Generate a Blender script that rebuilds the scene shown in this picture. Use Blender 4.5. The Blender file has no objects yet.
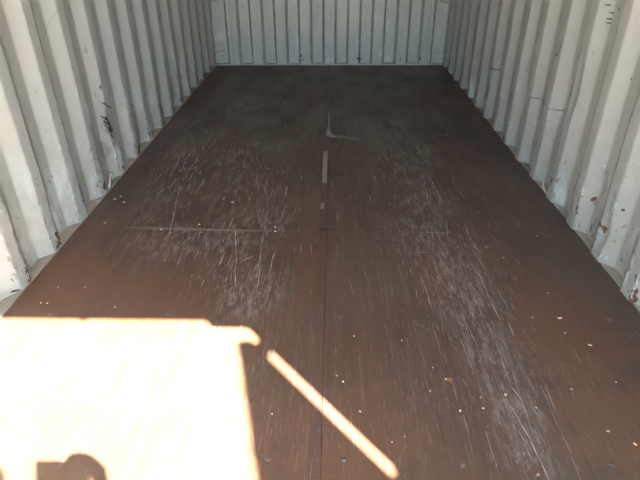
import bpy, bmesh, math, random
from mathutils import Vector, Matrix, noise
random.seed(7)
scene = bpy.context.scene
COL = scene.collection

# ------------------------------------------------------------------ camera
F, TH, ROLL, YAW = 524.2, 0.5377, -0.0069, -0.0269
CAM = Vector((0.0458, 0.363, 1.2229))
def _mat():
    c, s = math.cos(YAW), math.sin(YAW); A = Matrix(((c, -s, 0), (s, c, 0), (0, 0, 1)))
    c, s = math.cos(TH), math.sin(TH); B = Matrix(((1, 0, 0), (0, -s, -c), (0, c, -s)))
    c, s = math.cos(ROLL), math.sin(ROLL); R = Matrix(((c, -s, 0), (s, c, 0), (0, 0, 1)))
    return R @ B @ A
CM = _mat()
cd = bpy.data.cameras.new('camera'); cam = bpy.data.objects.new('camera', cd); COL.objects.link(cam)
r_, d_, f_ = CM[0], CM[1], CM[2]
cam.matrix_world = Matrix(((r_[0], -d_[0], -f_[0], CAM.x), (r_[1], -d_[1], -f_[1], CAM.y), (r_[2], -d_[2], -f_[2], CAM.z), (0, 0, 0, 1)))
cd.sensor_width = 36; cd.lens = F / 640 * 36; cd.clip_start = 0.01
scene.camera = cam

# ------------------------------------------------------------------ light
SUN = Vector((-0.664, 0.7807, -1.0)).normalized()      # direction the sunlight travels
w = bpy.data.worlds.new('sky'); scene.world = w; w.use_nodes = True
wn = w.node_tree.nodes; wl = w.node_tree.links
bg = wn['Background']; sky = wn.new('ShaderNodeTexSky'); sky.sky_type = 'NISHITA'; sky.sun_disc = False
sky.sun_elevation = math.asin(-SUN.z); sky.sun_rotation = math.atan2(-SUN.x, -SUN.y)
sky.dust_density = 1.5
wl.new(sky.outputs[0], bg.inputs[0]); bg.inputs[1].default_value = 0.62
sl = bpy.data.lights.new('sun', 'SUN'); sl.energy = 54.0; sl.angle = math.radians(0.53); sl.color = (1.0, 0.87, 0.68)
so = bpy.data.objects.new('sun', sl); COL.objects.link(so); so.rotation_euler = SUN.to_track_quat('-Z', 'Y').to_euler(); so.location = (3, -4, 6)
scene.view_settings.view_transform = 'Standard'; scene.view_settings.look = 'None'
scene.view_settings.gamma = 1.0; scene.view_settings.use_curve_mapping = False
scene.view_settings.exposure = 1.85

# ------------------------------------------------------------------ helpers
def ray(u, v):
    return CM.transposed() @ Vector(((u - 320) / F, (v - 240) / F, 1))
def floor_at(u, v, z=0.0):                       # point of the floor seen at a pixel of the photo
    d = ray(u, v); return CAM + d * ((z - CAM.z) / d.z)
def wall_at(u, v, x):
    d = ray(u, v); return CAM + d * ((x - CAM.x) / d.x)
def link(name, me, mats=(), parent=None):
    o = bpy.data.objects.new(name, me); COL.objects.link(o)
    for m in mats: me.materials.append(m)
    if parent: o.parent = parent
    return o
def tag(o, label=None, cat=None, group=None, kind=None):
    if label: o['label'] = label
    if cat: o['category'] = cat
    if group: o['group'] = group
    if kind: o['kind'] = kind
    return o
def empty(name, loc):
    o = bpy.data.objects.new(name, None); COL.objects.link(o); o.location = loc; o.empty_display_size = .1
    return o
def meshobj(name, V, Fc, mats, parent=None, smooth=False, midx=None):
    me = bpy.data.meshes.new(name); me.from_pydata([tuple(v) for v in V], [], Fc)
    if midx: me.polygons.foreach_set('material_index', midx)
    if smooth: me.polygons.foreach_set('use_smooth', [True] * len(Fc))
    me.update()
    return link(name, me, mats, parent)
def box(V, Fc, x0, x1, y0, y1, z0, z1):
    b = len(V)
    V += [(x0, y0, z0), (x1, y0, z0), (x1, y1, z0), (x0, y1, z0), (x0, y0, z1), (x1, y0, z1), (x1, y1, z1), (x0, y1, z1)]
    Fc += [tuple(b + i for i in q) for q in ((0, 3, 2, 1), (4, 5, 6, 7), (0, 1, 5, 4), (1, 2, 6, 5), (2, 3, 7, 6), (3, 0, 4, 7))]
def bevel(o, wdt=.003, seg=2):
    m = o.modifiers.new('bevel', 'BEVEL'); m.width = wdt; m.segments = seg; m.limit_method = 'ANGLE'
    return o
def tube(V, Fc, pts, r, n=8, closed=False):
    pts = [Vector(p) for p in pts]; b = len(V); k = len(pts)
    rr = r if isinstance(r, (list, tuple)) else [r] * k
    for i, p in enumerate(pts):
        t = (pts[min(i + 1, k - 1)] - pts[max(i - 1, 0)]).normalized()
        a = t.cross(Vector((0, 0, 1)) if abs(t.z) < .9 else Vector((1, 0, 0))).normalized(); c = t.cross(a)
        for j in range(n):
            an = 2 * math.pi * j / n
            V.append(tuple(p + (a * math.cos(an) + c * math.sin(an)) * rr[i]))
    for i in range(k - 1):
        for j in range(n):
            Fc.append((b + i * n + j, b + i * n + (j + 1) % n, b + (i + 1) * n + (j + 1) % n, b + (i + 1) * n + j))
    Fc.append(tuple(b + j for j in range(n))[::-1]); Fc.append(tuple(b + (k - 1) * n + j for j in range(n)))

# ------------------------------------------------------------------ materials
class NT:
    def __init__(s, name, rough=.6, spec=.5, metal=0.):
        s.m = bpy.data.materials.new(name); s.m.use_nodes = True; s.t = s.m.node_tree; s.n = s.t.nodes; s.l = s.t.links
        s.b = s.n['Principled BSDF']; s.b.inputs['Roughness'].default_value = rough; s.b.inputs['Metallic'].default_value = metal
        s.b.inputs['Specular IOR Level'].default_value = spec
        s.co = s.n.new('ShaderNodeTexCoord').outputs['Object']
    def set(s, sock, v):
        if hasattr(v, 'is_linked') or isinstance(v, bpy.types.NodeSocket): s.l.new(v, sock)
        elif isinstance(v, (tuple, list)) and len(v) == 3 and sock.type == 'RGBA': sock.default_value = (*v, 1)
        else: sock.default_value = v
    def map(s, scale=(1, 1, 1), loc=(0, 0, 0)):
        n = s.n.new('ShaderNodeMapping'); n.inputs['Scale'].default_value = scale; n.inputs['Location'].default_value = loc
        s.l.new(s.co, n.inputs[0]); return n.outputs[0]
    def noise(s, scale, detail=4, stretch=(1, 1, 1), loc=(0, 0, 0), rough=.55):
        n = s.n.new('ShaderNodeTexNoise'); n.inputs['Scale'].default_value = scale; n.inputs['Detail'].default_value = detail
        n.inputs['Roughness'].default_value = rough
        s.l.new(s.map(stretch, loc), n.inputs['Vector']); return n.outputs['Fac']
    def math(s, op, a, b=0., clamp=False):
        n = s.n.new('ShaderNodeMath'); n.operation = op; n.use_clamp = clamp
        s.set(n.inputs[0], a); s.set(n.inputs[1], b); return n.outputs[0]
    def ramp(s, v, lo, hi, a=0., b=1.):
        n = s.n.new('ShaderNodeMapRange'); n.interpolation_type = 'SMOOTHSTEP'
        s.set(n.inputs[0], v)
        for i, q in enumerate((lo, hi, a, b)): n.inputs[i + 1].default_value = q
        return n.outputs[0]
    def mix(s, f, a, b):
        n = s.n.new('ShaderNodeMix'); n.data_type = 'RGBA'
        s.set(n.inputs[0], f); s.set(n.inputs[6], a); s.set(n.inputs[7], b); return n.outputs[2]
    def xyz(s):
        n = s.n.new('ShaderNodeSeparateXYZ'); s.l.new(s.co, n.inputs[0]); return n.outputs
    def blob(s, c, r, warp=None):                 # soft ellipsoid mask round a point
        n = s.n.new('ShaderNodeVectorMath'); n.operation = 'SUBTRACT'; s.l.new(s.co, n.inputs[0]); n.inputs[1].default_value = c
        k = s.n.new('ShaderNodeVectorMath'); k.operation = 'DIVIDE'; s.l.new(n.outputs[0], k.inputs[0]); k.inputs[1].default_value = r
        e = s.n.new('ShaderNodeVectorMath'); e.operation = 'LENGTH'; s.l.new(k.outputs[0], e.inputs[0]); v = e.outputs['Value']
        if warp is not None: v = s.math('ADD', v, s.math('MULTIPLY', s.math('SUBTRACT', warp, .5), 2.2))
        return s.ramp(v, 1.15, .55)
    def color(s, v): s.set(s.b.inputs['Base Color'], v)
    def bump(s, h, strength=.3, dist=.002):
        n = s.n.new('ShaderNodeBump'); n.inputs['Strength'].default_value = strength; n.inputs['Distance'].default_value = dist
        s.l.new(h, n.inputs['Height']); s.l.new(n.outputs[0], s.b.inputs['Normal'])

PAINT = (.255, .262, .252); PAINT2 = (.232, .256, .252)
def steel_paint(name, base=PAINT, base2=PAINT2, dirty=1.0, rust=True, patches=()):
    t = NT(name, .48, .35)
    x, y, z = t.xyz()
    c = t.mix(t.ramp(t.noise(1.6, 3), .35, .65), base, base2)
    # streaky grime running down, heavier low on the sheet
    st = t.noise(9, 5, (1, 1, .12)); low = t.ramp(z, .9, .0)
    c = t.mix(t.math('MULTIPLY', t.ramp(st, .5, .75), .28 * dirty), c, (.215, .205, .185))
    g = t.math('MULTIPLY', t.ramp(t.noise(16, 7, rough=.7), .48, .62), t.math('ADD', t.math('MULTIPLY', low, .34 * dirty), .04))
    c = t.mix(g, c, (.165, .16, .145))
    # bluish scraped paint near the foot
    c = t.mix(t.math('MULTIPLY', t.ramp(t.noise(6, 6, (1, 1, .5), (3, 1, 7)), .55, .66), t.math('MULTIPLY', t.ramp(z, .6, .05), .55)), c, (.345, .40, .425))
    if rust:
        rr = t.ramp(t.noise(30, 8, (1, 1, .6), (8, 3, 1), .7), .665, .70)
        rr = t.math('MULTIPLY', rr, t.ramp(z, .7, .05))
        c = t.mix(rr, c, (.10, .045, .025))
        fl = t.ramp(t.noise(75, 3, (1, 1, 1), (2, 8, 1)), .735, .76)
        c = t.mix(fl, c, (.06, .04, .03))
    wp = t.noise(28, 6, rough=.7) if patches else None
    for cen, rad, colr in patches:
        c = t.mix(t.blob(cen, rad, wp), c, colr)
    t.color(c); t.bump(t.noise(60, 5), .25, .001)
    t.set(t.b.inputs['Roughness'], t.ramp(t.noise(12, 4), .3, .7, .33, .55))
    return t.m
RUST = (.075, .032, .02); BLK = (.012, .013, .014)
def plain(name, col, rough=.6, metal=0., spec=.5, var=.15, sc=20):
    t = NT(name, rough, spec, metal)
    d = tuple(max(0, q * (1 - var)) for q in col); b = tuple(min(1, q * (1 + var)) for q in col)
    t.color(t.mix(t.noise(sc, 4), d, b)); return t.m

def floor_mat():
    t = NT('dark_plywood_coating', .5, .45)
    x, y, z = t.xyz()
    c = t.mix(t.ramp(t.noise(1.3, 4, loc=(2, 5, 0)), .35, .68), (0.056, 0.032, 0.022), (0.064, 0.042, 0.029))
    c = t.mix(t.math('MULTIPLY', t.ramp(t.noise(3.0, 6, (1, .5, 1), (5, 1, 0)), .50, .72), .6), c, (0.084, 0.041, 0.023))
    # fine grain along the boards
    gr = t.noise(60, 6, (1, .035, 1), rough=.65)
    c = t.mix(t.math('MULTIPLY', t.ramp(gr, .52, .70), .30), c, (0.118, 0.095, 0.074))
    c = t.mix(t.math('MULTIPLY', t.ramp(gr, .47, .34), .35), c, (0.031, 0.019, 0.014))
    # chalky wear in two forklift tracks
    hz = t.noise(36, 9, (1, .26, 1), (0, 3, 0), .78); hz2 = t.noise(3.2, 4, (1, .6, 1), (4, 4, 0))
    band = None
    for (u, v, rx, ry) in WEAR:
        p = floor_at(u, v); b = t.blob((p.x, p.y, 0), (rx, ry, 10))
        band = b if band is None else t.math('MAXIMUM', band, b)
    m = t.math('MULTIPLY', t.math('MULTIPLY', t.ramp(hz, .46, .62), band), t.ramp(hz2, .3, .62))
    c = t.mix(t.math('MULTIPLY', m, .52), c, (0.196, 0.165, 0.145))
    # reddish boards and one rust stain on the seam
    wq = t.noise(14, 5)
    for (u, v, rx, ry, colr, a) in STAINS:
        p = floor_at(u, v); c = t.mix(t.math('MULTIPLY', t.blob((p.x, p.y, 0), (rx, ry, 10), wq), a), c, colr)
    # dust specks
    c = t.mix(t.math('MULTIPLY', t.ramp(t.noise(120, 2, loc=(9, 2, 0)), .70, .76), .55), c, (0.188, 0.157, 0.123))
    t.color(c); t.bump(gr, .35, .0015)
    t.set(t.b.inputs['Roughness'], t.ramp(t.noise(5, 5, (1, .4, 1)), .3, .7, .42, .6))
    return t.m
WEAR = [(425, 200, .16, .55), (405, 235, .15, .25), (455, 250, .17, .4), (470, 300, .15, .3), (492, 350, .13, .25), (515, 410, .11, .2), (535, 465, .08, .15),
        (400, 150, .28, .5), (178, 165, .16, .9), (205, 125, .2, .5), (165, 240, .24, .2), (240, 165, .2, .7), (240, 235, .2, .4), (270, 215, .12, .5), (235, 110, .3, .6),
        (250, 290, .16, .2), (370, 125, .35, .3)]
STAINS = [(238, 231, .035, .03, (0.172, 0.074, 0.026), .8), (355, 440, .2, .25, (0.082, 0.041, 0.023), .5), (560, 330, .22, .3, (0.097, 0.043, 0.023), .6),
          (60, 290, .22, .3, (0.097, 0.045, 0.024), .55), (610, 420, .2, .2, (0.102, 0.049, 0.024), .5), (465, 160, .12, .3, (0.066, 0.031, 0.023), .6),
          (306, 262, .04, .35, (0.085, 0.037, 0.020), .5), (150, 290, .3, .3, (0.078, 0.037, 0.023), .5), (530, 245, .12, .1, (0.039, 0.030, 0.023), .6),
          (450, 380, .012, .012, (0.196, 0.099, 0.037), .9)]

# ------------------------------------------------------------------ the corrugated side sheets
HW = 1.170; DEPTH = .036; PITCH = .278; L = 5.95; Y0 = .055; H = 2.39; ZB = .012
EDGE = {-1: 2.350, 1: 2.325}             # far corner of one inner flat on each side
DENT = []                                 # side, y, z, ry, rz, amount (outwards +)
def dent(side, u, v, ry, rz, a):
    p = wall_at(u, v, side * HW); DENT.append((side, p.y, p.z, ry, rz, a))
dent(-1, 28, 235, .03, .10, .012); dent(-1, 112, 125, .06, .12, .014); dent(-1, 132, 120, .05, .14, -.012); dent(-1, 148, 140, .05, .06, .012)
dent(-1, 62, 215, .04, .08, .008); dent(-1, 97, 180, .05, .08, .010); dent(-1, 165, 100, .07, .1, .012)
dent(1, 558, 100, .05, .14, .012); dent(1, 540, 100, .04, .12, -.010); dent(1, 518, 95, .05, .10, .012); dent(1, 590, 190, .04, .06, .010)
dent(1, 603, 233, .03, .05, .012); dent(1, 530, 70, .04, .12, -.008); dent(1, 493, 72, .05, .05, .014); dent(1, 575, 90, .04, .12, .008)
def prof(s):                              # s = distance past a far inner corner, 0..PITCH ; returns 0 inner .. 1 outer
    s = s % PITCH
    if s < .068: return s / .068
    if s < .140: return 1.
    if s < .208: return 1 - (s - .140) / .068
    return 0.
def rprof(s, r=.006):
    return (prof(s - r) + prof(s) * 2 + prof(s + r)) / 4 if r else prof(s)
def surf(side, y, z):
    n = noise.noise(Vector((y * 3.1, z * 2.3, side * 5.)))
    wob = .012 * noise.noise(Vector((y * 2.0, z * 6.0, side * 9. + 3))) * max(.12, 1 - z / .8)
    x = HW + (DEPTH if side < 0 else .038) * rprof(y + wob - EDGE[side])
    x += .0025 * n + .0035 * noise.noise(Vector((y * 9, z * 7, side))) * max(.1, 1 - z / .6)
    for (sd, dy, dz, ry, rz, a) in DENT:
        if sd == side:
            q = ((y - dy) / ry) ** 2 + ((z - dz) / rz) ** 2
            if q < 6: x += a * (1.0 if side < 0 else 1.4) * math.exp(-q)
    return x
def side_wall(side, name, mats, marks):
    ys = [Y0 + .10]; k0 = math.floor((Y0 - EDGE[side]) / PITCH)
    for k in range(k0, k0 + 30):
        for c in (0, .068, .140, .208):
            base = EDGE[side] + k * PITCH + c
            for o in (-.010, -.005, 0, .005, .010, .028, .046): ys.append(base + o)
    ys = sorted(q for q in ys if Y0 + .10 <= q <= L + .03); ys.append(L + .035)
    zs = [-.02, 0., .01]; z = .02
    while z < H: zs.append(z); z += .018 if z < .9 else .06
    zs.append(H)
    V = []; Fc = []; mi = []
    for yy in ys:
        for zz in zs: V.append((side * surf(side, yy, zz), yy, zz))
    nz = len(zs)
    for i in range(len(ys) - 1):
        for j in range(nz - 1):
            q = (i * nz + j, (i + 1) * nz + j, (i + 1) * nz + j + 1, i * nz + j + 1)
            Fc.append(q if side < 0 else q[::-1]); mi.append(0)
    # scuffs and rust marks: thin paint-depth shapes following the sheet
    for (m, pts) in marks(side):
        b = len(V); cy = sum(p[0] for p in pts) / len(pts); cz = sum(p[1] for p in pts) / len(pts)
        ring = [(cy, cz)] + pts
        for (yy, zz) in ring: V.append((side * (surf(side, yy, zz) - .0012), yy, zz))
        n = len(pts)
        for i in range(n):
            f = (b, b + 1 + i, b + 1 + (i + 1) % n); Fc.append(f); mi.append(m)
    o = meshobj(name, V, Fc, mats, smooth=True, midx=mi)
    return tag(o, kind='structure')
def blobpts(cy, cz, ry, rz, seed, ang=0., n=14):
    out = []
    for i in range(n):
        a = 2 * math.pi * i / n; k = 1 + .9 * noise.noise(Vector((math.cos(a) * 1.7, math.sin(a) * 1.7, seed * 3.3)))
        yy = ry * k * math.cos(a); zz = rz * k * math.sin(a)
        out.append((cy + yy * math.cos(ang) - zz * math.sin(ang), cz + yy * math.sin(ang) + zz * math.cos(ang)))
    return out
def px_marks(side):
    out = []
    def M(u, v, ry, rz, m, ang=0., outer=False):
        p = wall_at(u, v, side * (HW + (DEPTH if outer else 0))); out.append((m, blobpts(p.y, p.z, ry, rz, u * .37 + v * .11, ang)))
    def Lm(uv, wd, m, outer=False):          # thin crack or scrape through pixels
        ps = [wall_at(u, v, side * (HW + (DEPTH if outer else 0))) for u, v in uv]
        for a, b in zip(ps, ps[1:]):
            n = max(1, int((b - a).length / .02))
            for i in range(n):
                p, q = a.lerp(b, i / n), a.lerp(b, (i + 1) / n); d = Vector((q.y - p.y, q.z - p.z)).normalized() * wd
                out.append((m, [(p.y - d.y, p.z + d.x), (p.y + d.y, p.z - d.x), (q.y + d.y, q.z - d.x), (q.y - d.y, q.z + d.x)]))
    if side < 0:
        Lm([(104, 103), (112, 108)], .004, 2); Lm([(105, 116), (111, 122)], .004, 2)
        M(111, 125.5, .030, .022, 2, -.9); M(112.5, 129, .030, .016, 2, -.9); M(109, 119, .02, .006, 2, -.9); M(113.5, 136, .018, .007, 2, -.8); M(108, 122, .012, .006, 2, -.8)
        M(144, 132, .012, .009, 2); M(150, 134.5, .010, .012, 1); M(163, 123, .018, .022, 3, .3); M(162, 95, .02, .012, 3)
        M(59, 239, .022, .040, 1, .2); M(57, 245, .012, .02, 1); M(29, 276, .018, .035, 1, .1); M(27, 271, .015, .010, 2); M(19, 290.5, .02, .004, 2, -.35)
        M(204, 78, .03, .035, 2, 0); M(210.5, 69, .04, .03, 2); M(198, 82, .02, .012, 2); M(174, 113, .014, .03, 2); M(162, 113, .012, .035, 2)
        M(99, 152, .008, .008, 3); M(101, 182, .007, .008, 3); M(80, 185, .006, .006, 2); M(81, 189, .006, .006, 2); M(100, 172, .008, .01, 3)
        M(90, 50, .01, .02, 3); M(101, 87, .006, .012, 2); M(100, 96, .006, .01, 3); M(40.5, 91, .006, .006, 3); M(60, 176, .006, .006, 3)
        Lm([(58, 9), (55, 20), (54, 32), (51, 40)], .0014, 3); Lm([(77, 0), (76, 13)], .0018, 3)
        M(157, 52, .01, .012, 3); M(178, 50, .01, .03, 3); M(118, 55, .008, .014, 3); M(134, 100, .014, .04, 3); M(31, 262, .006, .01, 2)
        M(20, 230, .006, .03, 3, .4); M(10, 212, .006, .03, 3, .4)
        M(85, 205, .008, .008, 3); M(122, 150, .012, .02, 3); M(127, 160, .012, .03, 3)
    else:
        Lm([(490, 68), (496, 71), (499, 74)], .004, 2); Lm([(529.5, 97), (535, 99), (538, 104), (541, 106)], .0022, 2)
        Lm([(547, 108), (551, 110), (555, 110.5)], .0022, 2); M(541, 101, .010, .014, 2); M(538, 105, .012, .018, 3)
        M(586, 199, .010, .013, 1); M(586.5, 203, .012, .012, 3); M(577, 208, .006, .014, 1); M(576, 213, .006, .008, 1)
        M(618.5, 210, .006, .006, 2); M(632, 296, .016, .035, 1); M(636, 277, .005, .016, 2, -.3); M(620, 286.5, .014, .010, 2)
        M(602, 229, .014, .018, 1); M(600, 225, .012, .008, 1); M(594, 227, .008, .02, 3); M(612, 231, .006, .006, 3)
        M(583, 228, .006, .018, 1); M(584, 236, .005, .008, 1); M(592, 246, .006, .012, 1)
        M(557, 54, .008, .010, 2); M(560, 49, .01, .03, 3); M(553, 60, .010, .020, 3); M(529, 12, .006, .016, 2); M(512, 81, .012, .012, 2)
        M(483, 114, .016, .02, 2); M(493.5, 131, .014, .02, 2); M(470.5, 100, .02, .02, 2); M(545, 186, .010, .02, 3); M(515, 165, .012, .016, 2)
        for (u, v) in ((603, 5), (604, 13), (602, 19), (601, 23)): M(u, v, .014, .003, 2)
        M(610, 9, .005, .006, 2); M(638, 23, .016, .006, 2, .3); M(622, 79, .004, .005, 2); M(590, 53, .005, .008, 3)
        for i in range(9):
            M(random.uniform(572, 584), random.uniform(155, 205), .012, .003, 3, random.uniform(.5, 1.1))
        for i in range(8):
            M(random.uniform(600, 618), random.uniform(190, 225), .010, .003, 3, random.uniform(.5, 1.1))
        for i in range(10):
            M(random.uniform(538, 552), random.uniform(95, 140), .006, random.uniform(.004, .014), 3)
    rnd = random.Random(40 + side)
    for k in range(2, 14):                       # dark broken sealant where each rib meets the sill
        y = EDGE[side] + k * PITCH
        for _ in range(4 if side < 0 else 3):
            m = rnd.choice((2, 2, 3, 1)); out.append((m, blobpts(y - .008 + rnd.gauss(0, .012), abs(rnd.gauss(.03, .022)) + .01, rnd.uniform(.006, .013), rnd.uniform(.008, .028), rnd.random() * 60, rnd.gauss(0, .3))))
    for k in range(-1, 14):
        for (off, n, sp) in ((0, 30, .008), (-.07, 14, .008), (-.035, 12, .03), (.105, 7, .03)):
            for _ in range(n):
                y = EDGE[side] + k * PITCH + off + rnd.gauss(0, sp); z = min(.9, abs(rnd.gauss(0, .22)) + .012)
                if y < .6 or y > L - .02: continue
                m = rnd.choice((3, 3, 3, 3, 4, 4, 5, 2, 1) if z < .25 else (3, 4, 3, 3, 4, 5))
                q = .6 if m in (1, 2) else 1.
                out.append((m, blobpts(y, z, q * rnd.uniform(.002, .007), q * rnd.uniform(.003, .022), rnd.random() * 50, rnd.gauss(0, .35), 9)))
    return out

def spots(side, lst):
    out = []
    for (u, v, ry, rz, c) in lst:
        p = wall_at(u, v, side * (HW + .01)); out.append(((side * (HW + .01), p.y, p.z), (.2, ry, rz), c))
    return out
GR = (.17, .165, .155); BG = (.22, .245, .25); LB = (.36, .40, .42)
m_left = steel_paint('pale_grey_green_paint_left', patches=spots(-1, [(112, 128, .06, .12, GR), (108, 150, .05, .06, GR), (86, 195, .03, .05, GR), (22, 250, .03, .08, GR), (96, 150, .03, .12, GR), (98, 178, .03, .06, BG), (130, 118, .05, .13, GR),
    (146, 130, .06, .08, BG), (160, 105, .04, .12, GR), (62, 220, .03, .07, LB), (28, 262, .04, .08, LB), (118, 158, .05, .08, LB), (79, 180, .02, .12, BG), (175, 92, .06, .10, GR), (140, 145, .05, .05, LB)]))
m_right = steel_paint('pale_grey_green_paint_right', (.235, .235, .222), (.218, .228, .218), patches=spots(1, [(543, 115, .025, .15, GR), (576, 185, .025, .14, GR), (612, 205, .025, .10, BG),
    (600, 235, .025, .10, BG), (572, 215, .02, .08, GR), (493, 85, .05, .10, BG), (515, 130, .03, .12, BG), (590, 120, .02, .16, BG), (628, 270, .03, .10, LB), (533, 75, .03, .12, GR)]))
m_end = steel_paint('pale_green_paint_end', (.215, .245, .23), (.20, .225, .22), .5)
m_rust = plain('rust', RUST, .85, var=.35, sc=60); m_blk = plain('black_scuff', BLK, .6, sc=60); m_grime = plain('grey_grime', (.17, .155, .14), .8, var=.3, sc=70)
m_scr = plain('scraped_blue_grey', (.27, .31, .325), .6, sc=60); m_fresh = plain('chalky_paint', (.36, .36, .34), .8, sc=60)
side_wall(-1, 'wall_left', [m_left, m_rust, m_blk, m_grime, m_scr, m_fresh], px_marks)
side_wall(1, 'wall_right', [m_right, m_rust, m_blk, m_grime, m_scr, m_fresh], px_marks)

# end wall, corrugated vertically: folds facing the doors, alternate ones set back
def end_wall():
    pts = [(-1.22, .045)]; x = -1.033; st = .1222
    pts += [(x - .012, .045)]
    for i in range(17):
        d = 0. if i % 2 == 0 else .045
        pts += [(x + .012, d), (x + st - .012, d)]
        x += st
    pts += [(x + .012, .045), (1.22, .045)]
    fine = []
    for a, b in zip(pts, pts[1:]):
        n = 4 if b[0] - a[0] > .04 else 1
        for i in range(n): fine.append((a[0] + (b[0] - a[0]) * i / n, a[1] + (b[1] - a[1]) * i / n))
    fine.append(pts[-1])
    zs = [-.02 + i * .03 for i in range(81)]
    V = [(px_, L + d + .003 * noise.noise(Vector((px_ * 6, z * 4, 2))), z) for (px_, d) in fine for z in zs]
    nz = len(zs); Fc = [(i * nz + j, i * nz + j + 1, (i + 1) * nz + j + 1, (i + 1) * nz + j) for i in range(len(fine) - 1) for j in range(nz - 1)]
    mi = [0] * len(Fc)
    def end_at(u, v):
        d = ray(u, v); return CAM + d * ((L - CAM.y) / d.y)
    def prof_e(x):
        for a, b in zip(pts, pts[1:]):
            if a[0] <= x <= b[0]: return a[1] + (b[1] - a[1]) * (x - a[0]) / max(1e-6, b[0] - a[0])
        return 0
    for (u, v, rx, rz, m) in ((301, 56, .012, .012, 2), (303.5, 60, .01, .006, 1), (300, 60.5, .012, .008, 1), (286.5, 52, .006, .02, 3), (275, 58, .006, .03, 3),
                              (358, 58.5, .016, .012, 2), (360, 60, .012, .008, 2), (352.5, 36, .005, .008, 3), (401, 59, .008, .008, 2), (420, 58, .008, .016, 2),
                              (327, 47, .005, .02, 3), (311, 57, .008, .02, 3), (222, 57, .012, .012, 3), (263, 58, .01, .012, 3), (401, 47, .004, .02, 3),
                              (410, 47, .006, .006, 3), (294, 52, .006, .02, 3), (434, 60, .01, .01, 3), (417.5, 48, .006, .01, 3)):
        p = end_at(u, v); b = len(V)
        q = [(p.x, p.z)] + blobpts(p.x, p.z, rx, rz, u * .7)
        for (xx, zz) in q: V.append((xx, L + prof_e(xx) - .004, zz))
        for i in range(14): Fc.append((b, b + 1 + i, b + 1 + (i + 1) % 14)); mi.append(m)
    o = meshobj('wall_back', V, Fc, [m_end, m_rust, m_blk, m_grime], midx=mi); tag(o, kind='structure')
    # vertical weld beads on the two outer folds
    for xx in (-.984, .994):
        Vv = []; Ff = []; tube(Vv, Ff, [(xx + .001 * math.sin(i), L - .001, .0 + i * .1) for i in range(24)], .0018, 6)
        meshobj('weld_seam', Vv, Ff, [m_grime], o, smooth=True)
    return o
end_wall()
V = []; Fc = []; box(V, Fc, -1.2, 1.2, L - .012, L + .05, -.04, .010)
tag(bevel(meshobj('trim_1', V, Fc, [m_end])), kind='structure')

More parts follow.
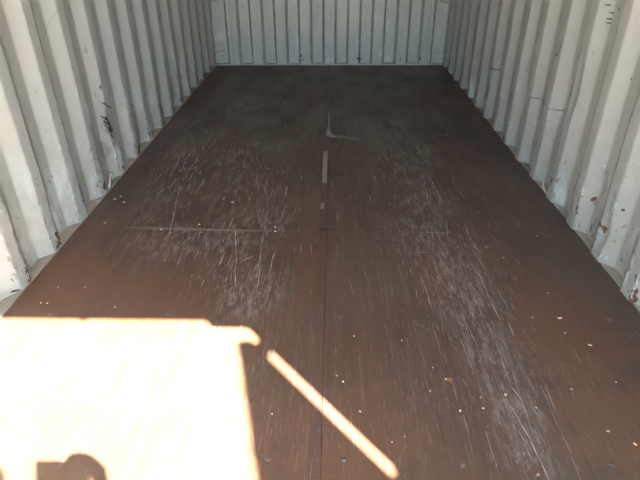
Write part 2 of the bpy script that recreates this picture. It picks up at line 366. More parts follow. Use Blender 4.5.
# ------------------------------------------------------------------ floor
def floor():
    V = []; Fc = []; mi = []
    xs = [-1.172, -.585, -.034, .014, .6, 1.172]; seams = [.055, 2.512, 4.93, 5.945]
    g = .0006
    for k, (a, b) in enumerate(zip(seams, seams[1:])):
        for (x0, x1) in ((-1.172, -.016), (.021, 1.184)):
            n0 = len(Fc); box(V, Fc, x0, x1, a + g, b - g, -.028, 0); mi += [0] * (len(Fc) - n0)
    n0 = len(Fc); box(V, Fc, -1.18, 1.18, .055, 5.95, -.06, -.0282); mi += [2] * (len(Fc) - n0)
    rnd = random.Random(11)
    def ribbon(p, ang, ln, wd, m, curve=0., parts=4):
        nonlocal V, Fc, mi
        b = len(V); x, y = p; h = .0003
        for i in range(parts + 1):
            t = i / parts; a = ang + curve * (t - .5)
            wv = wd * (1 if 0 < i < parts else .25) * rnd.uniform(.7, 1.3)
            V.append((x - math.cos(a) * wv, y + math.sin(a) * wv, h)); V.append((x + math.cos(a) * wv, y - math.sin(a) * wv, h))
            x += math.sin(a) * ln / parts; y += math.cos(a) * ln / parts
        for i in range(parts): Fc.append((b + 2 * i, b + 2 * i + 1, b + 2 * i + 3, b + 2 * i + 2)); mi.append(m)
    def ok(p, q=0): return abs(p.x) < 1.12 and .3 < p.y < 5.7
    C = [(425, 200, 24, 18, 260), (410, 240, 30, 10, 130), (450, 245, 28, 15, 300), (465, 285, 22, 22, 420), (482, 325, 20, 25, 420), (500, 370, 17, 28, 300),
         (517, 420, 16, 28, 220), (535, 465, 10, 16, 90), (400, 165, 36, 22, 220), (205, 130, 14, 14, 160), (225, 150, 10, 16, 120), (430, 130, 40, 12, 120), (180, 165, 16, 18, 320), (170, 200, 18, 14, 130), (165, 250, 30, 10, 220),
         (235, 160, 26, 22, 200), (252, 205, 20, 22, 170), (235, 258, 24, 22, 170), (225, 290, 40, 16, 110), (277, 205, 10, 24, 90), (262, 300, 24, 30, 150),
         (280, 360, 26, 40, 170), (300, 440, 60, 25, 130), (380, 350, 50, 60, 220), (420, 420, 50, 40, 160), (370, 250, 50, 40, 160), (250, 110, 50, 20, 90),
         (120, 280, 50, 20, 40), (560, 400, 40, 50, 45), (540, 370, 14, 40, 60), (440, 330, 20, 60, 150), (430, 230, 25, 6, 80)]
    for (u, v, su, sv, n) in C:
        for _ in range(n):
            p = floor_at(rnd.gauss(u, su), max(75, rnd.gauss(v, sv)))
            if not ok(p): continue
            ln = min(.30, .030 * math.exp(rnd.gauss(0, .8))); an = rnd.gauss(-.03, .06)
            if rnd.random() < .05: an = rnd.uniform(-1.4, 1.4); ln *= .4
            if rnd.random() < .35: an = rnd.uniform(-1.5, 1.5); ln = rnd.uniform(.004, .014)
            ribbon((p.x, p.y), an, ln, .8 * rnd.choice((.0003, .0004, .0006, .0010)) * ((.45 + .36 * p.y) * (1.05 if p.y > 2.75 else .72) if p.y > 1.9 else .62), (rnd.choice((3, 4, 4)) if p.y > 2.75 else rnd.choice((3, 3, 4)) if p.y > 2.0 else rnd.choice((3, 3, 3, 4, 4)) if u > 440 else 3), rnd.gauss(0, .05))
    for _ in range(900):
        p = floor_at(rnd.uniform(0, 640), rnd.uniform(80, 480))
        if ok(p): ribbon((p.x, p.y), rnd.gauss(0, .12), rnd.uniform(.01, .06), rnd.choice((.0003, .0004)), 3)
    def longs(uv, wd, m=4):
        ps = [floor_at(*q) for q in uv]
        for a, b in zip(ps, ps[1:]):
            d = b - a; k = max(1, int(d.length / .06))
            for i in range(k):
                if rnd.random() < .85: q = a.lerp(b, i / k); ribbon((q.x, q.y), math.atan2(d.x, d.y) + rnd.gauss(0, .03), d.length / k * 1.05, wd * rnd.uniform(.4, 1.2) * min(.8, .15 + .22 * q.y), m, 0, 2)
    longs([(198, 100), (190, 113)], .004, 3); longs([(203, 96), (196, 104)], .003, 3)
    longs([(209, 140), (180, 185), (172, 222), (169, 236)], .0022); longs([(190, 153), (180, 172)], .003)
    longs([(255, 178), (266, 190), (268, 210), (262, 245), (256, 280)], .0018); longs([(282, 232), (272, 260), (268, 280)], .0022)
    longs([(235, 230), (236, 255), (235, 285)], .0025); longs([(240, 262), (254, 256)], .0018); longs([(130, 245), (100, 290), (97, 312)], .0010, 3)
    longs([(415, 258), (424, 285), (430, 305)], .0020); longs([(468, 235), (478, 250)], .002); longs([(475, 264), (490, 300), (500, 318)], .0022)
    longs([(434, 330), (447, 365), (458, 400)], .0013); longs([(463, 414), (473, 458)], .0014); longs([(512, 345), (525, 380)], .0012, 3)
    longs([(497, 345), (510, 385), (522, 400)], .0022); longs([(510, 405), (530, 440), (550, 480)], .0035); longs([(540, 385), (560, 430), (582, 480)], .0013)
    longs([(545, 385), (556, 410)], .0022); longs([(508, 322), (524, 350)], .002); longs([(527, 408), (555, 465)], .0016); longs([(640, 328), (624, 342)], .0015, 3)
    longs([(400, 254), (437, 256)], .002, 3); longs([(408, 232), (450, 233), (460, 231)], .0022); longs([(410, 252), (432, 253)], .0018)
    longs([(413, 322), (432, 331)], .0016, 3); longs([(585, 350), (602, 388)], .001, 3); longs([(560, 360), (570, 400), (584, 430)], .001, 3)
    longs([(600, 430), (628, 480)], .0009, 3)
    # the worn seam, pale to the left and fading to the right
    longs([(122, 227.5), (170, 228), (238, 230)], .0035, 5); longs([(124, 227), (150, 228), (238, 230.5)], .003, 5); longs([(238, 230), (285, 230.5), (330, 231)], .0018, 3)
    longs([(340, 231), (400, 231.5)], .0012, 3); longs([(460, 232), (560, 233)], .0010, 3)
    sp = [(124, 227.0), (150, 227.3), (190, 228.2), (238, 229.6), (262, 230.2), (262, 230.8), (238, 231.4), (190, 230.2), (150, 229.0), (124, 227.6)]
    b0 = len(V)
    for q in sp: V.append(tuple(floor_at(*q, .0003)))
    Fc.append(tuple(range(b0, b0 + len(sp)))); mi.append(7)
    # pale smears far down the floor
    def smear(poly, m):
        nonlocal V, Fc, mi
        b = len(V)
        for q in poly: p = floor_at(*q, .0004); V.append(tuple(p))
        Fc.append(tuple(range(b, b + len(poly)))); mi.append(m)
    smear([(327.6, 111), (328.8, 111), (329.8, 118), (329.4, 127), (330.6, 132), (334.5, 135.6), (334, 136.8), (329, 136.6), (325.6, 134.6), (326.2, 133), (328, 127), (328.6, 119)], 6)
    for _ in range(60):
        t_ = rnd.random() ** 1.6; p = floor_at(330 + 24 * t_, 136.2 + 2.2 * t_ + rnd.gauss(0, .7)); ribbon((p.x, p.y), 1.4 + rnd.gauss(0, .3), rnd.uniform(.01, .05), rnd.uniform(.001, .003), 4)
    for _ in range(90):
        p = floor_at(rnd.gauss(328, 2.2), rnd.uniform(108, 137)); ribbon((p.x, p.y), rnd.gauss(0, .2), rnd.uniform(.01, .05), rnd.uniform(.0008, .002), 5)
    
    o = meshobj('floor', V, Fc, [floor_mat(), m_grime, plain('dark_gap', (.02, .015, .012)), plain('scratch', (.160, .126, .112), .75),
                                 plain('pale_scratch', (.32, .275, .265), .8), plain('worn_seam', (0.136, 0.112, 0.096), .8), plain('pale_smear', (0.264, 0.256, 0.224), .8), plain('pale_seam_edge', (.15, .122, .098), .8)], midx=mi)
    return tag(o, kind='structure')
FL = floor()
def strip():                                  # steel joint strip down the middle, painted like the boards and rubbed bare in places
    V = []; Fc = []; mi = []
    for a, b, k in ((.055, 1.62, 0), (1.62, 2.50, 0), (2.50, 2.525, 3), (2.525, 2.72, 0), (2.72, 2.79, 1), (2.79, 3.035, 0), (3.035, 3.52, 2), (3.52, 5.945, 0)):
        x1 = .0192
        x0 = -.016
        if k in (1, 2): 
            n0 = len(Fc); box(V, Fc, x0, -.014, a, b, -.02, -.0006); mi += [0] * (len(Fc) - n0); x0 = -.014
            xm = .014 if k == 2 else .004
            n0 = len(Fc); box(V, Fc, x0, xm, a, b, -.02, -.0006); mi += [k] * (len(Fc) - n0); x0 = xm; k = 0
            x1 = .0192
        n0 = len(Fc); box(V, Fc, x0, x1, a, b, -.02, -.0006); mi += [k] * (len(Fc) - n0)
    t = NT('joint_strip_paint', .5, .4)
    gr = t.noise(50, 5, (1, .05, 1))
    c = t.mix(t.ramp(gr, .35, .65), (0.064, 0.033, 0.024), (0.072, 0.040, 0.030))
    c = t.mix(t.math('MULTIPLY', t.ramp(t.noise(2.2, 3, loc=(0, 3, 0)), .45, .6), .7), c, (0.056, 0.035, 0.028))
    t.color(c)
    o = meshobj('joint_strip', V, Fc, [t.m, plain('bare_spot', (0.168, 0.152, 0.128)), plain('bare_beige_strip', (0.172, 0.152, 0.120), .7, var=.25), plain('seam_dirt', (.02, .015, .012))], FL, midx=mi)
    o['label'] = 'reddish steel joint strip rubbed to beige near the far end'
strip()
m_screw = plain('painted_screw', (.062, .043, .036), .45, var=.4, sc=200)
def screws():
    V = []; Fc = []
    b = bmesh.new(); bmesh.ops.create_uvsphere(b, u_segments=14, v_segments=7, radius=.009)
    for v in b.verts: v.co.z = max(v.co.z, 0) * .32
    me = bpy.data.meshes.new('floor_screw'); b.to_mesh(me); b.free(); me.materials.append(m_screw)
    me.polygons.foreach_set('use_smooth', [True] * len(me.polygons))
    k = 0
    rows = [1.263, 2.47, 2.555, 1.87, 3.2, 4.0]
    for r, y in enumerate(rows):
        for x in (-1.0, -.55, -.116, .076, .397, .783, 1.05):
            if y == 1.263 and x < -.2: continue
            o = bpy.data.objects.new('floor_screw', me); COL.objects.link(o); o.parent = FL
            o.location = (x + .008 * math.sin(r * 3 + x * 9), y + .006 * math.cos(x * 7 + r), .0)
screws()

# bottom rail ledges: the pale sill that shows in every fold along the foot of each side sheet
m_ledge = steel_paint('dirty_ledge_paint', (.215, .195, .16), (.16, .14, .115), 1.5)
for side, nm in ((-1, 'baseboard_left'), (1, 'baseboard_right')):
    V = []; Fc = []; n = 240
    HB = HW if side < 0 else HW + .012
    for i in range(n + 1):
        y = .155 + (L - .155) * i / n
        e = .003 * noise.noise(Vector((y * 7, side, 0))) + .0015 * noise.noise(Vector((y * 31, side, 4)))
        for (x, z) in ((HB - .004 + e, -.03), (HB - .004 + e, .0025), (HB + .004 + e, .006 + .8 * abs(e)), (HB + .018, .0105 + e), (HW + .049, .017 + e), (HW + .056, -.03)):
            V.append((side * x, y, z))
    for i in range(n):
        for j in range(5):
            q = (i * 6 + j, i * 6 + j + 1, (i + 1) * 6 + j + 1, (i + 1) * 6 + j); Fc.append(q if side > 0 else q[::-1])
    Fc += [tuple(range(6)), tuple(n * 6 + i for i in range(6))[::-1]]
    tag(meshobj(nm, V, Fc, [m_ledge], smooth=False), kind='structure')

# ------------------------------------------------------------------ roof, posts, header, sill, rails
V = []; Fc = []; xs = [-1.22 + i * 2.44 / 12 for i in range(13)]; ys = []
y = Y0
while y < L + .05: ys += [(y, 0), (y + .09, 0), (y + .105, .02), (y + .195, .02)]; y += .21
for (yy, d) in ys:
    for x in xs: V.append((x, yy, H + d))
for i in range(len(ys) - 1):
    for j in range(12): Fc.append((i * 13 + j, i * 13 + j + 1, (i + 1) * 13 + j + 1, (i + 1) * 13 + j))
tag(meshobj('ceiling', V, Fc, [steel_paint('roof_paint', (.18, .18, .17), (.16, .17, .165))]), kind='structure')
m_frame = steel_paint('frame_paint', (.44, .47, .45), (.40, .44, .43), .8)
HZ = 2.28
V = []; Fc = []; box(V, Fc, -1.245, 1.245, Y0, Y0 + .10, HZ, H + .03)
box(V, Fc, 1.102, 1.245, Y0, Y0 + .012, 2.231, HZ); box(V, Fc, -1.178, -1.102, Y0, Y0 + .012, 2.231, HZ)       # corner gussets
box(V, Fc, .640, .654, Y0, Y0 + .012, HZ - .018, HZ)                                                               # small stop
tag(meshobj('trim_2', V, Fc, [m_frame]), kind='structure')
for side, nm in ((-1, 'trim_3'), (1, 'trim_4')):
    V = []; Fc = []; a, b = sorted((side * 1.178, side * 1.22)); box(V, Fc, a, b, Y0 + .060, Y0 + .13, -.17, H + .03)
    box(V, Fc, a, b, L, L + .1, -.17, H + .03)
    box(V, Fc, *sorted((side * 1.223, side * 1.24)), Y0 + .116, L, -.17, .03); box(V, Fc, *sorted((side * 1.17, side * 1.23)), Y0 + .116, L, H - .01, H + .03)
    tag(meshobj(nm, V, Fc, [m_frame]), kind='structure')
V = []; Fc = []; box(V, Fc, -1.177, 1.177, Y0 - .01, Y0 + .04, -.17, -.001)
box(V, Fc, -1.2, 1.2, L + .052, L + .1, -.17, .1); box(V, Fc, -1.2, 1.2, L + .052, L + .1, .1, H)
tag(meshobj('trim_5', V, Fc, [m_frame]), kind='structure')

# ------------------------------------------------------------------ doors (both swung open outside)
m_gal = plain('galvanised_steel', (.42, .42, .40), .45, .7)
m_rub = plain('black_rubber', (.02, .02, .02), .7)
def door(name, hinge, ang, side, top, hz):
    # local: x along the leaf from the hinge, y thickness, z up
    d = empty(name, (hinge[0], hinge[1], 0)); d.rotation_euler = (0, 0, ang); tag(d, kind='structure')
    s = side
    V = []; Fc = []; n = 40; W = 1.15; T = .042
    xs_ = [0, .06]; prof_ = [(0, 0), (.07, 0)]
    x = .07; k = 0
    while x < W - .12:
        prof_ += [(x + .03, .026), (x + .10, .026), (x + .13, 0), (x + .20, 0)]; x += .20
    prof_ += [(W, 0)]
    zs = (.02, top)
    for (px_, dd) in prof_:
        for z in zs: V += [(px_, s * dd, z)]
    for i in range(len(prof_) - 1): Fc.append((2 * i, 2 * i + 1, 2 * i + 3, 2 * i + 2))
    o = meshobj('door_panel', V, Fc, [m_frame], d); mm = o.modifiers.new('thick', 'SOLIDIFY'); mm.thickness = .003
    V = []; Fc = []
    y0, y1 = sorted((0, s * T))
    box(V, Fc, 0, .05, y0, y1, .02, top); box(V, Fc, W - .05, W, y0, y1, .02, top)
    box(V, Fc, .05, W - .05, y0, y1, top - .06, top); box(V, Fc, .05, W - .05, y0, y1, .02, .08)
    meshobj('door_frame', V, Fc, [m_frame], d)
    for z in hz:
        V = []; Fc = []; tube(V, Fc, [(-.010, s * (T + .001), z - .030), (-.010, s * (T + .001), z + .0245)], .015, 12)
        box(V, Fc, -.012, .11, *sorted((s * (T + .001), s * (T + .012))), z - .022, z + .022)
        meshobj('hinge', V, Fc, [m_frame], d)
    for x in (.35, .85):
        V = []; Fc = []; tube(V, Fc, [(x, s * (T + .04), .0), (x, s * (T + .04), top - .02)], .017, 12)
        r = meshobj('locking_rod', V, Fc, [m_gal], d, smooth=True)
        V = []; Fc = []
        for z in (.12, .55, 1.25, 1.8): box(V, Fc, x - .04, x + .04, *sorted((s * T, s * (T + .06))), z - .03, z + .03)
        meshobj('rod_bracket', V, Fc, [m_gal], d)
        V = []; Fc = []; tube(V, Fc, [(x, s * (T + .06), .95), (x + .1, s * (T + .065), .95), (x + .38, s * (T + .065), .93)], .010, 8)
        meshobj('handle', V, Fc, [m_gal], r)
    return d
# right leaf stands 14 degrees past square, its hinge edge just clear of the post
door('door_1', (1.231, -.048), math.atan2(-.970, .243), 1, 2.272, (.29, .928, 1.564, 2.200))
door('door_2', (-1.27, -.02), math.atan2(.99, -.14), -1, 2.272, (.29, .928, 1.564, 2.200))
# hinge lugs that bridge the gap between the right post and its leaf
for z in (.29, .928, 1.564, 2.200):
    V = []; Fc = []
    v = [(1.220, .125), (1.262, .11), (1.300, .0), (1.285, -.032), (1.272, -.025), (1.262, .02), (1.220, .092)]
    b = len(V)
    for zz in (z - .0245, z + .0245): V += [(a, c, zz) for a, c in v]
    Fc += [tuple(range(7)), tuple(range(7, 14))[::-1]] + [(i, 7 + i, 7 + (i + 1) % 7, (i + 1) % 7) for i in range(7)]
    meshobj('hinge_lug', V, Fc, [m_frame], bpy.data.objects['trim_4'])

# yard outside
t = NT('concrete_yard', .9, .2)
t.color(t.mix(t.noise(1.2, 6), (.50, .455, .39), (.60, .55, .47))); t.bump(t.noise(30, 5), .4, .004)
V = [(-25, -25, -.17), (25, -25, -.17), (25, 25, -.17), (-25, 25, -.17)]
tag(meshobj('ground', V, [(0, 1, 2, 3)], [t.m]), kind='structure')

# ------------------------------------------------------------------ lashing bars on the end posts
m_bar = plain('dark_painted_bar', (.22, .24, .235), .5, var=.3)
def end_pt(u, v, yy):
    d = ray(u, v); return CAM + d * ((yy - CAM.y) / d.y)
for (a, b, lab) in (((217.0, 52.0), (224.5, 50.2), 'small grey steel lashing bar low on the left end post, near the floor'),
                    ((211.5, 2.0), (219.5, 1.2), 'small grey steel lashing bar higher on the left end post, at the top edge'),
                    ((434.5, 52.6), (441.0, 54.0), 'small grey steel lashing bar low on the right end post, near the floor'),
                    ((441.0, 1.4), (448.0, 3.2), 'small grey steel lashing bar higher on the right end post, at the top edge')):
    p = end_pt(*a, L + .02); q = end_pt(*b, L + .02)
    if abs(p.x) > 1.15 and abs(q.x) > 1.15: p.x, q.x = [math.copysign(v, p.x) for v in (1.15, 1.07)]
    mid = (p + q) / 2; th = empty('lashing_bar', mid); tag(th, lab, 'lashing bar', 'lashing bars on the end posts')
    V = []; Fc = []; dx = (q - p) / 2
    pts = [-dx + Vector((0, .025, 0)), -dx, -dx * .6 + Vector((0, -.012, 0)), dx * .6 + Vector((0, -.012, 0)), dx, dx + Vector((0, .025, 0))]
    tube(V, Fc, pts, .0042, 8); meshobj('bar', V, Fc, [m_bar], th, smooth=True)
    for e in (-dx, dx):
        V = []; Fc = []; box(V, Fc, e.x - .010, e.x + .010, .020, .026, e.z - .010, e.z + .010)
        meshobj('weld_pad', V, Fc, [m_bar], th)

# ------------------------------------------------------------------ loose bits
m_wood = plain('pale_wood_chip', (.52, .33, .17), .8, var=.3, sc=200); m_wht = plain('white_flake', (.58, .55, .50), .8, sc=200)
m_org = plain('orange_chip', (.50, .24, .10), .8, var=.3, sc=200); m_leaf = plain('dry_leaf', (.10, .065, .035), .8, var=.4, sc=200)
m_tan = plain('tan_grit', (.34, .25, .17), .85, var=.3, sc=200)
BITS = [  # px, py, length m, width m, angle, kind, label
 (590, 345.5, .018, .006, -.5, 'paper_scrap', m_wht, 'curled white paper shred right of the right scratch band'),
 (505.5, 395, .013, .008, .1, 'wood_chip', m_wood, 'pale tan wood chip lying in the middle of the right scratch band'),
 (535.7, 408, .008, .006, -.4, 'wood_chip', m_org, 'orange chip at the right rim of the right scratch band'),
 (635, 444.5, .013, .008, -.7, 'wood_chip', m_org, 'bright orange wood chip closest to the lower right edge'),
 (608, 431.5, .011, .006, -.1, 'wood_chip', m_tan, 'flat tan chip left of the bright orange chip'),
 (571.5, 389.5, .012, .005, -.7, 'wood_chip', m_tan, 'tan splinter lying against a dark leaf fragment'),
 (575.5, 392, .010, .005, -1.2, 'leaf_fragment', m_leaf, 'dark leaf fragment beside a tan splinter'),
 (616, 382.5, .006, .005, 0, 'paint_flake', m_wht, 'small white flake above the two orange and tan chips at right'),
 (565, 333, .006, .004, 0, 'paint_flake', m_wht, 'small white flake up and left of the curled paper shred'),
 (559.5, 318.5, .020, .008, .1, 'paper_scrap', m_wht, 'oblong white scrap on the reddish stain near the right wall'),
 (532, 317.8, .009, .007, .2, 'wood_chip', m_tan, 'tan crumb left of the oblong white scrap'),
 (548, 293, .006, .005, 0, 'paint_flake', m_wht, 'tiny white flake alone on clear floor above the oblong scrap'),
 (503.3, 258, .011, .007, 0, 'wood_chip', m_tan, 'tan crumb just right of the upper right scratch band'),
 (537, 236, .010, .006, .3, 'paint_flake', m_wht, 'pale flake on the cross seam near the right wall'),
 (460, 411, .010, .008, .8, 'paint_flake', m_wht, 'white flake at the head of a long single scratch'),
 (483, 408.5, .008, .006, 0, 'paint_flake', m_wht, 'white flake just left of the tan chip in the scratch band'),
 (480.5, 397.8, .007, .005, 0, 'wood_chip', m_org, 'orange crumb above a white flake left of the scratch band'),
 (445.7, 379.5, .012, .010, .3, 'wood_chip', m_tan, 'rust brown crumb in the open floor between strip and scratch band'),
 (432.7, 368, .007, .004, 1.2, 'paint_flake', m_wht, 'pale sliver up and left of the rust brown crumb'),
 (430, 391.3, .006, .005, 0, 'wood_chip', m_org, 'orange speck down and left of the rust brown crumb'),
 (392, 442.5, .006, .006, 0, 'wood_chip', m_org, 'orange speck just right of the narrow sunlit line'),
 (404.8, 436.7, .005, .005, 0, 'paint_flake', m_wht, 'white speck up and right of the orange speck by the sunlit line'),
 (360, 411.7, .010, .005, -.5, 'paint_flake', m_wht, 'white sliver just above the middle of the narrow sunlit line'),
 (354, 336.3, .008, .007, 0, 'paint_flake', m_wht, 'white flake standing alone right of the joint strip'),
 (343, 382, .008, .006, .4, 'paint_flake', m_wht, 'white flake close to the joint strip, above the sunlit line'),
 (337, 376, .009, .006, -.3, 'wood_chip', m_tan, 'tan crumb beside the white flake close to the joint strip'),
 (401.7, 340.7, .006, .005, 0, 'paint_flake', m_wht, 'white speck in open floor left of the right scratch band'),
 (538, 475, .010, .007, .5, 'wood_chip', m_org, 'orange crumb at the bottom end of the right scratch band'),
 (272, 414.3, .006, .006, 0, 'paint_flake', m_wht, 'white speck between the sun patch and the joint strip'),
 (275.4, 231.6, .014, .009, 0, 'paint_flake', m_wht, 'white flake on the cross seam left of the joint strip, nearer of a pair'),
 (275.2, 227.3, .010, .008, 0, 'paint_flake', m_wht, 'white flake at the cross seam left of the joint strip, farther of a pair'),
 (232.5, 202.3, .018, .009, .1, 'paint_flake', m_wht, 'white flake up from the rust stain between the left scratch tracks'),
 (217, 209.5, .012, .014, .5, 'wood_chip', m_leaf, 'dark brown chip down and left of a white flake, above the seam'),
 (199.3, 224.5, .010, .010, 0, 'paint_flake', m_wht, 'pale flake just above the worn cross seam, left of the rust stain'),
 (161, 229.8, .012, .008, .3, 'paint_flake', m_wht, 'pale flake on the worn cross seam, nearest its left end'),
 (115, 199.3, .016, .008, .5, 'paint_flake', m_wht, 'white flake near the left wall, leftmost of three far from the seam'),
 (121, 196.5, .014, .008, -.4, 'paint_flake', m_wht, 'white flake near the left wall, farthest of three'),
 (124, 202.3, .016, .008, .2, 'paint_flake', m_wht, 'white flake near the left wall, rightmost of three'),
 (105, 223, .013, .008, .6, 'paint_flake', m_wht, 'pale flake by the left ledge level with the cross seam'),
 (41, 303, .007, .006, 0, 'paint_flake', m_wht, 'white speck above the sun patch, left one of a close pair'),
 (47.5, 303.3, .007, .006, .5, 'paint_flake', m_wht, 'white speck above the sun patch, right one of a close pair'),
 (115, 307.5, .012, .008, .3, 'paint_flake', m_tan, 'tan flake just above the top edge of the sun patch'),
 (85, 287.5, .012, .006, -.2, 'paint_flake', m_tan, 'tan flake up and left of the one touching the sun patch'),
 (58, 287.3, .010, .006, .1, 'paint_flake', m_tan, 'tan flake nearest the left ledge above the sun patch'),
]
def chip(i, ln, wd, mat, name, curl):
    b = bmesh.new(); rnd = random.Random(i * 13 + 1); n = 9; ln *= .85; wd *= .85; th = .0014 if name != 'wood_chip' else .0026
    top = []; bot = []
    for k in range(n):
        a = 2 * math.pi * k / n; q = rnd.uniform(.7, 1.15); x = math.cos(a) * ln / 2 * q; y = math.sin(a) * wd / 2 * q
        zc = curl * (x / ln * 2) ** 2
        top.append(b.verts.new((x * .88, y * .88, zc + th))); bot.append(b.verts.new((x, y, zc)))
    ct = b.verts.new((0, 0, th * 1.2)); cb = b.verts.new((0, 0, 0))
    for k in range(n):
        j = (k + 1) % n; b.faces.new((top[k], top[j], ct)); b.faces.new((bot[j], bot[k], cb)); b.faces.new((bot[k], bot[j], top[j], top[k]))
    me = bpy.data.meshes.new(name); b.to_mesh(me); b.free()
    return link(name, me, [mat])
for i, (u, v, ln, wd, an, nm, mt, lab) in enumerate(BITS):
    p = floor_at(u, v); o = chip(i, ln, wd, mt, nm, .003 if nm == 'paper_scrap' else .0006)
    o.location = (p.x, p.y, .0006); o.rotation_euler = (0, 0, an)
    tag(o, lab, nm.replace('_', ' '), 'loose flecks on the floor')

# peeled sealant curls in the folds at the foot of the walls
def curl(pts, r, mat, label):
    V = []; Fc = []; c = Vector(pts[len(pts) // 2]); tube(V, Fc, [Vector(p) - c for p in pts], r, 6)
    for k, v in enumerate(V): V[k] = (v[0], v[1], v[2])
    o = meshobj('sealant_strip', V, Fc, [mat], smooth=True); o.location = c
    tag(o, label, 'sealant', 'peeled sealant curls')
m_seal = plain('peeled_sealant', (.26, .24, .21), .8, var=.3)
q = wall_at(111, 178, -1.172); q2 = wall_at(544, 188, 1.172)
curl([(q.x + .000, q.y - .05, .012), (q.x + .001, q.y - .03, .03), (q.x + .002, q.y - .012, .058), (q.x + .003, q.y + .010, .072), (q.x + .003, q.y + .030, .060), (q.x + .002, q.y + .036, .04), (q.x + .002, q.y + .028, .026)], [.004, .006, .006, .007, .006, .005, .003], m_seal,
     'pale curl of peeled sealant loose in a fold of the left wall')
curl([(q2.x, q2.y - .04, .008), (q2.x - .002, q2.y - .015, .02), (q2.x - .003, q2.y + .01, .035), (q2.x - .003, q2.y + .02, .055), (q2.x - .001, q2.y + .01, .07)], [.003, .005, .005, .005, .003], m_seal,
     'pale curl of peeled sealant loose in a fold of the right wall')

# ------------------------------------------------------------------ phone and the person holding it (they cast the notch in the sun patch)
PR = Vector(CM[0]); PD = Vector(CM[1]); PF = Vector(CM[2])
PC = Vector((.056, .310, 1.205))                      # top left corner of the phone
ph = empty('phone', PC + PR * .07 + PD * .0345)
R3 = Matrix((PR, PD, PF)).transposed(); ph.rotation_euler = R3.to_euler()
tag(ph, 'black phone held sideways in the right hand at the container door', 'phone')
V = []; Fc = []; box(V, Fc, -.07, .07, -.0345, .0345, -.008, 0); bevel(meshobj('phone_body', V, Fc, [plain('phone_black', (.02, .02, .022), .35)], ph), .003, 3)
V = []; Fc = []; box(V, Fc, -.056, .056, -.031, .031, -.0086, -.0081); meshobj('screen', V, Fc, [plain('phone_glass', (.01, .01, .012), .1, var=0)], ph)
V = []; Fc = []; tube(V, Fc, [(-.058, -.022, 0), (-.058, -.022, .0015)], .005, 14); meshobj('lens', V, Fc, [plain('lens_glass', (.01, .01, .02), .1, var=0)], ph)

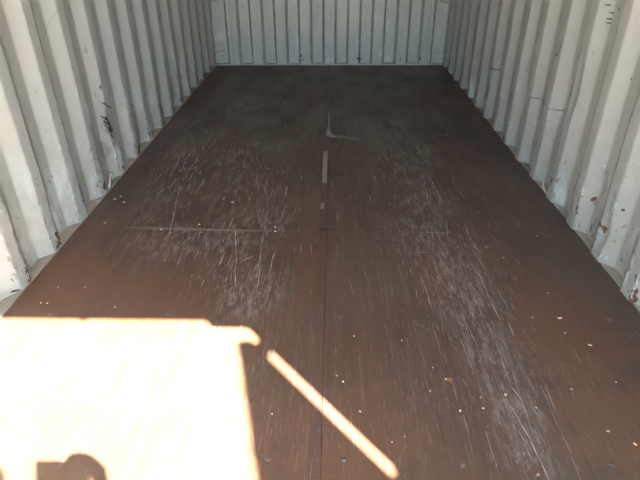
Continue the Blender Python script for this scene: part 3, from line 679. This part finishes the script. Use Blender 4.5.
def person():
    root = empty('person', (.1, -.13, -.17))
    tag(root, 'person in a blue shirt and dark trousers standing in the doorway, holding up a phone', 'person')
    verts = []; edges = []; rad = []
    def nd(p, r, parent=None):
        verts.append(Vector(p)); rad.append(r if isinstance(r, tuple) else (r, r))
        if parent is not None: edges.append((parent, len(verts) - 1))
        return len(verts) - 1
    pel = nd((.10, -.16, .70), (.15, .11)); wa = nd((.10, -.17, .88), (.135, .10), pel); ch = nd((.10, -.17, 1.05), (.155, .11), wa); uc = nd((.10, -.16, 1.17), (.13, .09), ch)
    nk = nd((.085, -.125, 1.28), .052, uc); nk2 = nd((.098, -.06, 1.34), .05, nk); hd = nd((.112, .002, 1.42), (.07, .085), nk2); hd2 = nd((.112, .005, 1.48), (.055, .065), hd)
    for s in (-1, 1):
        hp = nd((.10 + s * .09, -.16, .64), .095, pel); kn = nd((.10 + s * .11, -.13, .28), .06, hp); cf = nd((.10 + s * .115, -.155, .13), .055, kn)
        an = nd((.10 + s * .12, -.17, -.09), .04, cf); ft = nd((.10 + s * .135, -.08, -.135), .036, an); nd((.10 + s * .145, .03, -.142), .030, ft)
    # right arm, bent, hand on the phone
    sh = nd((.27, -.15, 1.17), .06, uc); el = nd((.34, -.03, .95), .045, sh); fa = nd((.29, .10, 1.03), .038, el); wr = nd((.225, .225, 1.105), .027, fa)
    pc = PC + PR * .125 + PD * .045
    pm = nd(tuple(pc + PR * .058 - PF * .004 + Vector((0, 0, -.012))), (.028, .018), wr)
    # fingers go behind the phone's right end, thumb over its near face
    fing = [(-.052, .050), (-.040, .030), (-.024, .012), (-.006, -.003)]
    back = PF * .024
    for k, (dd, reach) in enumerate([(-.048, .040), (-.027, .040), (-.006, .038), (.014, .030)]):
        if k == 0:                                # index finger laid along the top edge
            q0 = PC + PR * .134 + PD * .006 + PF * .0215; a = nd(tuple(q0), .0125, pm); b = nd(tuple(q0 - PR * .024 - PD * .007), .0135, a)
            c = nd(tuple(q0 - PR * .046 - PD * .005), .0130, b); nd(tuple(q0 - PR * .066 + PD * .006), .0100, c); continue
        base = PC + PR * .158 + PD * (.045 + dd * .75) + back * .2
        a = nd(tuple(base), .0095, pm); b = nd(tuple(base - PR * reach * .45 + back * .75), .0088, a); c = nd(tuple(base - PR * reach * .8 + back * .8 + PD * -.004), .0080, b); nd(tuple(base - PR * reach + back * .7), .0070, c)
    tb = PC + PR * .150 + PD * .066 - PF * .030
    a = nd(tuple(tb), .011, pm); b = nd(tuple(tb - PR * .022 - PD * .016), .0095, a); nd(tuple(tb - PR * .040 - PD * .030 + PF * .002), .008, b)
    # left arm hanging
    sl_ = nd((-.07, -.17, 1.17), .06, uc); e2 = nd((-.13, -.21, .92), .045, sl_); f2 = nd((-.135, -.17, .78), .036, e2); w2 = nd((-.135, -.13, .67), .027, f2); p2 = nd((-.132, -.115, .60), (.028, .018), w2)
    for k in range(4):
        x = -.132; y = -.145 + k * .020; b0 = nd((x, y, .565), .0095, p2); b1 = nd((x + .006, y + .002, .535), .0085, b0); nd((x + .014, y + .002, .512 - (.004 if k in (1, 2) else -.004)), .0075, b1)
    a = nd((-.118, -.085, .60), .011, p2); nd((-.110, -.075, .565), .009, a)
    off = root.location
    me = bpy.data.meshes.new('body_skeleton'); me.from_pydata([tuple(v - off) for v in verts], edges, []); me.update()
    tmp = bpy.data.objects.new('body_skeleton', me); COL.objects.link(tmp)
    sk = tmp.modifiers.new('skin', 'SKIN'); sk.use_smooth_shade = True
    for i, d in enumerate(me.skin_vertices[0].data): d.radius = rad[i]; d.use_root = (i == 0)
    sb = tmp.modifiers.new('sub', 'SUBSURF'); sb.levels = 2; sb.render_levels = 2
    dg = bpy.context.evaluated_depsgraph_get(); em = bpy.data.meshes.new_from_object(tmp.evaluated_get(dg))
    bpy.data.objects.remove(tmp); em.name = 'body'
    body = link('body', em, [plain('skin', (.45, .27, .19), .5, sc=8), plain('blue_shirt', (.10, .17, .30), .85), plain('dark_trousers', (.03, .035, .05), .85), plain('shoes', (.03, .03, .03), .6)], root)
    for p in em.polygons:
        c = p.center + off; m = 0
        if c.z < -.095: m = 3
        elif c.z < .78 and c.x > -.10 and not (c.y > .05): m = 2
        elif c.z < 1.27 and c.z > .70 and not (c.y > .06) and not (c.x < -.09 and c.z < .95): m = 1
        p.material_index = m; p.use_smooth = True
    # face pieces and hair
    hp = Vector((.112, .006, 1.445)); look = (Vector((.1, .31, 1.2)) - hp).normalized(); sid = Vector((1, -.13, 0)).normalized(); up = sid.cross(look).normalized()
    if up.z < 0: up = -up
    def ball(name, c, r, mat, par=root):
        b = bmesh.new(); bmesh.ops.create_uvsphere(b, u_segments=20, v_segments=12, radius=1)
        for v in b.verts: v.co = (sid * v.co.x * r[0] + look * v.co.y * r[1] + up * v.co.z * r[2])
        mm = bpy.data.meshes.new(name); b.to_mesh(mm); b.free(); mm.polygons.foreach_set('use_smooth', [True] * len(mm.polygons))
        o = link(name, mm, [mat], par); o.location = c - off; return o
    skn = body.data.materials[0]; hairm = plain('hair', (.03, .02, .015), .7)
    ball('hair', hp - look * .025 + up * .022, (.083, .092, .082), hairm)
    for s in (-1, 1):
        ball('eye', hp + look * .078 + sid * s * .03, (.012, .010, .008), plain('eye_white', (.7, .7, .68), .3))
        ball('ear', hp + sid * s * .078 - up * .01, (.010, .018, .028), skn)
    ball('nose', hp + look * .092 - up * .022, (.013, .018, .020), skn); ball('mouth', hp + look * .080 - up * .055, (.022, .008, .006), plain('lips', (.40, .16, .13), .5))
person()
